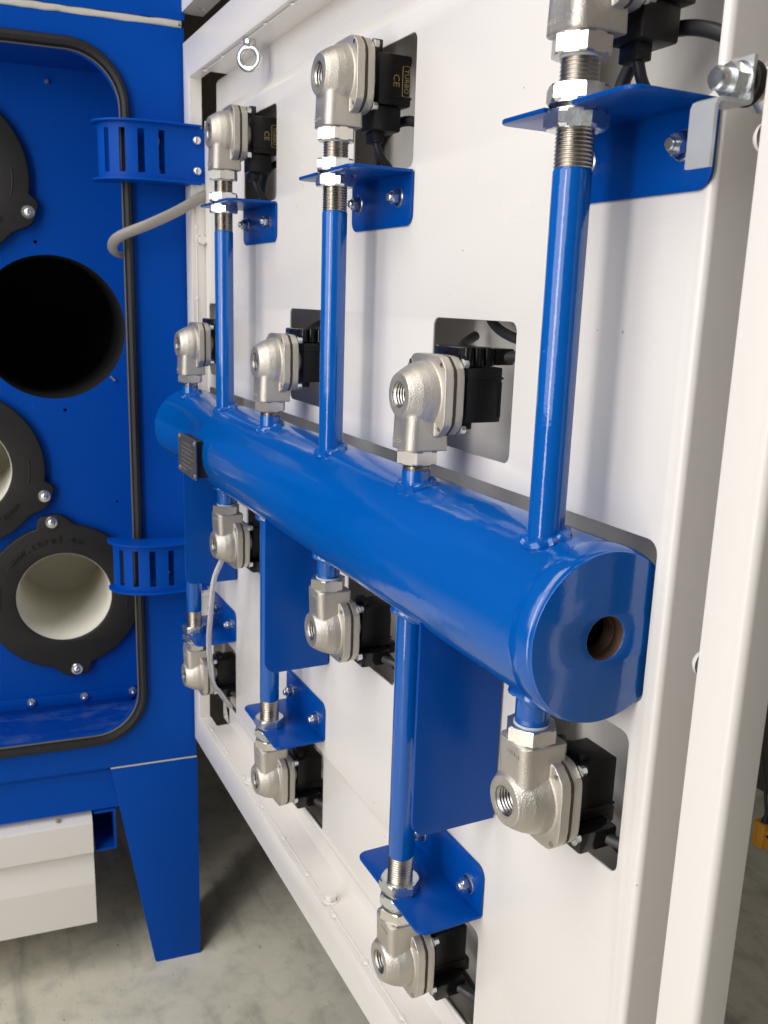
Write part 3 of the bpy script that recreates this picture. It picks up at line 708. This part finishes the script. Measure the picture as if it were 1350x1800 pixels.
VAL.append(('L', 1, 2.243, 1, 'cast aluminium pulse valve on top of the farthest tall pipe beside the eye bolt'))
VAL.append(('L', 3, 2.243, 1, 'cast aluminium pulse valve with gold printed coil on the middle tall pipe'))
VAL.append(('L', 5, 2.243, 1, 'large cast aluminium pulse valve on the nearest tall pipe cut by the top edge'))
VAL.append(('S', 1, -.7355, -1, 'cast aluminium pulse valve under the tank just above the clear tube'))
VAL.append(('S', 3, -.7355, -1, 'cast aluminium pulse valve hanging from the middle short stub under the tank'))
VAL.append(('S', 5, -.7355, -1, 'large cast aluminium pulse valve hanging right under the round end plate of the tank'))
VAL.append(('S', 0, -2.214, -1, 'cast aluminium pulse valve at the bottom of the farthest downward pipe behind a clear tube'))
VAL.append(('S', 2, -2.214, -1, 'cast aluminium pulse valve at the bottom of the middle downward pipe'))
VAL.append(('S', 4, -2.214, -1, 'cast aluminium pulse valve at the bottom of the nearest downward pipe above the door rail'))
used = set()
for kind, i, v, sg, label in VAL:
    src = vS if kind == 'S' else vL
    o = src if kind not in used else copy_tree(src); used.add(kind)
    o.location = W(i, v, 0); o.rotation_euler = (0, 0 if sg == 1 else PI, dg_((1.2, -.8, .3, -1.5, .6, 0, 1.6, -.5, .4, -1.1, 1.3, -.4)[VAL.index((kind, i, v, sg, label))]))
    tag(o, label, 'valve', 'pulse valves on the blow pipes')

# ================================================================== PIPE BRACKETS (origin on the pipe at plate height; the fixing leg goes towards the tank)
def make_bracket():
    t = empty('pipe_bracket', W(0, 0, 0))
    hw = .362
    out = [(hw, -.266), (hw, .03)]
    c = .055
    out = [(hw, -.266)]+[(hw-c+c*math.cos(a), .080-c+c*math.sin(a)) for a in [PI/2*k/5 for k in range(6)]]
    out += [(.074, .080)]+[(.070*math.cos(a), -.005+.070*math.sin(a)-.0) for a in [-PI*k/14 for k in range(15)]]+[(-.074, .080)]
    out += [(-hw+c-c*math.sin(a), .080-c+c*math.cos(a)) for a in [PI/2*k/5 for k in range(6)]]+[(-hw, -.266)]
    plate('shelf_plate', [out], .016, lambda x, y, z: (x, z-.008, y), M['blue_plate'], t, bev=.004)
    plate('fixing_plate', [rrect(-hw, hw, -.262, -.002, .001, 6, (.001, .001, .06, .06))], .013, lambda x, y, z: (x, y, -.2745+z), M['blue_plate'], t, bev=.004)
    for x in (-.25, .235):
        bm = bmesh.new(); o = (x, -.118, 0)
        lathe(bm, [(.050, -.262), (.050, -.252), (.044, -.249)], o, 'w', 28); lathe(bm, [(.040, -.25), (.040, -.243)], o, 'w', 20)
        hexnut(bm, o, 'w', .037, -.244, -.214, ph=.2); lathe(bm, [(.022, -.216), (.022, -.196), (.018, -.192)], o, 'w', 16, cap1=True)
        obj('bolt', bm, M['zinc'], t, ang=14)
    for z0, z1, ph in ((.012, .068, .10), (-.012, -.068, .35)):
        bm = bmesh.new(); hexnut(bm, (0, 0, 0), 'v', .108, z0, z1, ph=ph, ch=.14)
        lathe(bm, [(.074, z1), (.088, z1+math.copysign(.001, z1)), (.088, z0)], (0, 0, 0), 'v', 28)
        lathe(bm, [(.096, math.copysign(.0085, z0)), (.096, z0)], (0, 0, 0), 'v', 32)
        obj('lock_nut', bm, M['zinc'], t, ang=14)
    return t
br = make_bracket()
for k, (i, v, sg, label) in enumerate(((1, 1.776, 1, 'blue angle bracket holding the farthest tall upward pipe'), (3, 1.776, 1, 'blue angle bracket holding the middle tall upward pipe'),
        (5, 1.776, 1, 'large blue angle bracket holding the nearest tall pipe beside the zinc latch'), (0, -1.812, -1, 'blue angle bracket on the farthest downward pipe behind a clear tube'),
        (2, -1.812, -1, 'blue angle bracket on the middle downward pipe under the tank'), (4, -1.812, -1, 'blue angle bracket on the nearest downward pipe above the lowest valve'))):
    o = br if k == 0 else copy_tree(br)
    o.location = W(i, v, 0); o.rotation_euler = (0, 0 if sg == 1 else PI, 0)
    tag(o, label, 'bracket', 'blue pipe brackets bolted to the panel')

# ================================================================== LATCH
la = empty('door_latch', W(5.475, 1.787, -.25)); tag(la, 'zinc plated cranked latch cam at the top right edge of the door', 'latch')
fl = R0((5.475, 1.787, -.25))
bm = bmesh.new()
prof = [(-.235, 1.868), (-.235, 1.745), (-.230, 1.735), (-.222, 1.730), (-.115, 1.730), (-.106, 1.725), (-.102, 1.717), (-.102, 1.55)]
ra = []
th = .013
import itertools
def offs(p, d):
    out = []
    for i in range(len(p)):
        a = Vector(p[max(0, i-1)]); b = Vector(p[min(len(p)-1, i+1)]); t_ = (b-a).normalized(); nn = Vector((-t_.y, t_.x)); out.append((p[i][0]+nn.x*d, p[i][1]+nn.y*d))
    return out
p2 = offs(prof, th)
u0, u1 = 5.425, 5.522
rows = []
for uu in (u0, u1):
    rows.append([bm.verts.new((uu, v, w)) for w, v in prof]); rows.append([bm.verts.new((uu, v, w)) for w, v in p2])
A, A2, B, B2 = rows[0], rows[1], rows[2], rows[3]
for i in range(len(prof)-1):
    bm.faces.new((A[i], A[i+1], B[i+1], B[i])); bm.faces.new((A2[i], B2[i], B2[i+1], A2[i+1]))
    bm.faces.new((A[i], A2[i], A2[i+1], A[i+1])); bm.faces.new((B[i], B[i+1], B2[i+1], B2[i]))
bm.faces.new((A[0], B[0], B2[0], A2[0])); bm.faces.new((A[-1], A2[-1], B2[-1], B[-1]))
bmesh.ops.bevel(bm, geom=[e for e in bm.edges if e.is_boundary is False and e.calc_face_angle(0) > .8], offset=.003, segments=2, affect='EDGES')
obj('cam_plate', bm, M['zincdull'], la, fn=fl)
so_ = (5.475, 1.800, 0)
bm = bmesh.new(); lathe(bm, [(.034, -.39), (.034, -.13), (.028, -.122)], so_, 'w', 24, cap1=True)
obj('spindle', bm, M['zinc'], la, fn=fl)
bm = bmesh.new(); lathe(bm, [(.058, -.221), (.058, -.213), (.045, -.211)], so_, 'w', 28); hexnut(bm, so_, 'w', .051, -.212, -.168, ph=.25)
obj('spindle_nut', bm, M['zinc'], la, fn=fl, ang=14)
bm = bmesh.new(); lathe(bm, [(.066, -.262), (.066, -.236)], so_, 'w', 24, cap0=True, cap1=True); obj('rubber_washer', bm, M['rubber'], la, fn=fl)
bm = bmesh.new(); lathe(bm, [(.075, -.385), (.075, -.32), (.05, -.30), (.05, -.262)], so_, 'w', 28, cap0=True); obj('latch_bush', bm, M['zinc'], la, fn=fl)

# ================================================================== EYE BOLT
eb = empty('eye_bolt', W(.92, 2.893, -.222)); tag(eb, 'zinc eye bolt hanging under the top rail of the door', 'eye bolt')
fe = R0((.92, 2.893, -.222))
bm = bmesh.new(); nrm = Vector((.80, 0, .60)).normalized(); a_ = Vector((0, 1, 0)); b_ = nrm.cross(a_); c_ = Vector((.92, 2.775, -.222))
tube(bm, [c_+a_*(.072*math.cos(2*PI*k/40))+b_*(.072*math.sin(2*PI*k/40)) for k in range(40)], .023, 12, closed=True)
lathe(bm, [(.022, -.05), (.045, -.03), (.045, -.002)], (.92, 2.893, -.222), 'v', 24)
obj('ring', bm, M['zinc'], eb, fn=fe)

# ================================================================== GOOSENECK HINGES
def arc_pts(n=48, k=1.0):
    # plan of the curved wall: from the door's inner side round to the cabinet doorway (u, w)
    P = [Vector((-.452, -.31)), Vector((-.452, -.12)), Vector((-.448, .05)), Vector((-.462, .22)), Vector((-.515, .39)), Vector((-.60, .50)), Vector((-.71, .555)), Vector((-.80, .55))]
    Q = []
    for i in range(len(P)-1):
        p0 = P[i-1] if i else P[0]*2-P[1]; p1 = P[i]; p2 = P[i+1]; p3 = P[i+2] if i+2 < len(P) else P[-1]*2-P[-2]
        for j in range(8):
            t = j/8; Q.append(.5*((2*p1)+(-p0+p2)*t+(2*p0-5*p1+4*p2-p3)*t*t+(-p0+3*p1-3*p2+p3)*t**3))
    Q.append(P[-1]); return Q
def hinge(v0, v1, label):
    t = empty('gooseneck_hinge', W(-.6, v0, .1)); tag(t, label, 'hinge', 'blue slotted hinges between cabinet and door')
    f = R0((-.6, v0, .1)); A = arc_pts(); n = len(A); th = .014
    nor = []
    for i in range(n):
        d = (A[min(n-1, i+1)]-A[max(0, i-1)]).normalized(); nor.append(Vector((d.y, -d.x)))
    ln = [0]
    for i in range(1, n): ln.append(ln[-1]+(A[i]-A[i-1]).length)
    tot = ln[-1]
    slots = [(.352, .400), (.508, .560), (.655, .702), (.790, .835)]
    stops = [0]+[x for s_ in slots for x in s_]+[1]
    # resample exactly at the slot edges
    def at(tt):
        L_ = tt*tot
        for i in range(1, n):
            if ln[i] >= L_-1e-9:
                q = (L_-ln[i-1])/(ln[i]-ln[i-1]); return A[i-1].lerp(A[i], q), nor[i-1].lerp(nor[i], q).normalized()
    ts = sorted(set([k/36 for k in range(37)]+stops))
    bm = bmesh.new()
    vb = [v0+.018, v0+.065, v1-.065, v1-.018]
    g = {}
    for i, tt in enumerate(ts):
        p, nn = at(tt)
        for j, v in enumerate(vb):
            g[(i, j)] = bm.verts.new((p.x, v, p.y))
    for i in range(len(ts)-1):
        m_ = (ts[i]+ts[i+1])/2; inslot = any(a < m_ < b for a, b in slots)
        for j in range(3):
            if j == 1 and inslot: continue
            bm.faces.new((g[(i, j)], g[(i+1, j)], g[(i+1, j+1)], g[(i, j+1)]))
    bmesh.ops.recalc_face_normals(bm, faces=bm.faces)
    bmesh.ops.solidify(bm, geom=bm.faces[:], thickness=th)
    obj('slotted_wall', bm, M['blue_satin'], t, fn=f, ang=50)
    outer = []; 
    for tt in [k/30 for k in range(31)]:
        p, nn = at(tt); o_ = p-nn*.05 if (p-nn*.05-Vector((-.8, .1))).length > (p-Vector((-.8, .1))).length else p+nn*.05
        outer.append((o_.x, o_.y))
    poly = outer[2:]+[(-.86, .57), (-.83, .40), (-.735, .35), (-.715, .28), (-.695, .06), (-.66, -.10), (-.62, -.2), (-.47, -.24)]
    for v in (v0, v1-.018):
        plate('flange_plate', [poly], .018, lambda x, y, z, v=v: (x, v+z, y), M['blue_satin'], t, fn=f, bev=.004)
    for w_ in (-.205,):
        for vv in (v0+.11, v1-.12):
            bm = bmesh.new(); lathe(bm, [(.038, .0), (.036, .012), (.026, .026), (.012, .032)], (-.443, vv, w_), Vector((1, 0, 0)), 20, cap1=True); obj('dome_bolt', bm, M['zinc'], t, fn=f)
    for vv in (v0+.11, v1-.12):
        bm = bmesh.new(); lathe(bm, [(.055, 0), (.055, .01), (.042, .012), (.040, .03), (.02, .05)], (-.735, vv, .08), Vector((1, 0, .1)), 20, cap1=True); obj('cabinet_bolt', bm, M['zinc'], t, fn=f)
    bm = bmesh.new(); box(bm, (-.72, v0+.03, .0), (-.70, v1-.03, .17)); obj('mounting_plate', bm, M['blue_satin'], t, fn=f)
hinge(2.05, 2.525, 'blue slotted gooseneck hinge at the upper corner between cabinet and door')
hinge(-1.57, -1.10, 'blue slotted gooseneck hinge at the lower part between cabinet and door')

# ================================================================== CABLE AND TUBE
bm = bmesh.new()
tube(bm, [(-.50, 1.99, -.34), (-.45, 1.955, -.25), (-.427, 1.818, -.016), (-.452, 1.698, .221), (-.553, 1.609, .416), (-.64, 1.545, .478), (-.745, 1.475, .455), (-.843, 1.45, .35), (-.93, 1.46, .20), (-1.0, 1.5, .05)], (.045, .028), 16, flat=(0, 1, 0))
o = obj('flat_cable', bm, M['greycable'], fn=W); tag(o, 'flat grey cable looping from the door behind the cabinet door seal', 'cable')
bm = bmesh.new()
tp = [(.985, -.84, .02), (.988, -1.027, .10), (.95, -1.318, .12), (.817, -1.608, .1), (.695, -1.911, .05), (.50, -2.13, -.03), (.388, -2.27, -.12), (.246, -2.485, -.25)]
tube(bm, tp, .021, 14)
o = obj('clear_tube', bm, M['clear'], fn=W); tag(o, 'thin clear plastic tube curving down past the lowest far valve', 'tube')
bm = bmesh.new(); tube(bm, tp[:4], .005, 8); obj('inner_core', bm, M['hose_core'], o, fn=W)
o.children[0].matrix_parent_inverse = o.matrix_world.inverted()

# ================================================================== YELLOW PENDANT in the background
pe = empty('hoist_pendant', W(1.44, -4.60, -6)); tag(pe, 'yellow plastic plug hanging on a black cable far behind the right edge', 'pendant')
fp = R0((1.44, -4.80, -6))
bm = bmesh.new(); box(bm, (1.36, -4.90, -6.1), (1.52, -4.60, -5.95), .02); box(bm, (1.50, -4.88, -6.12), (1.64, -4.66, -5.98), .02); box(bm, (1.40, -4.84, -5.955), (1.43, -4.66, -5.93), .008)
obj('plug_housing', bm, M['yellow'], pe, fn=fp)
for q in ((1.55, -4.72), (1.60, -4.80)):
    bm = bmesh.new(); lathe(bm, [(.018, -5.985), (.018, -5.972)], (q[0], q[1], 0), 'w', 12, cap1=True); obj('button', bm, M['plastic'], pe, fn=fp)
bm = bmesh.new(); tube(bm, [(1.46, -4.62, -6.02), (1.455, -4.45, -6.02), (1.43, -4.25, -6.0), (1.30, -3.0, -5.9), (1.2, 2.0, -5.8)], lambda t: .055-.035*min(1, t*6), 10); obj('cable', bm, M['cable'], pe, fn=fp)
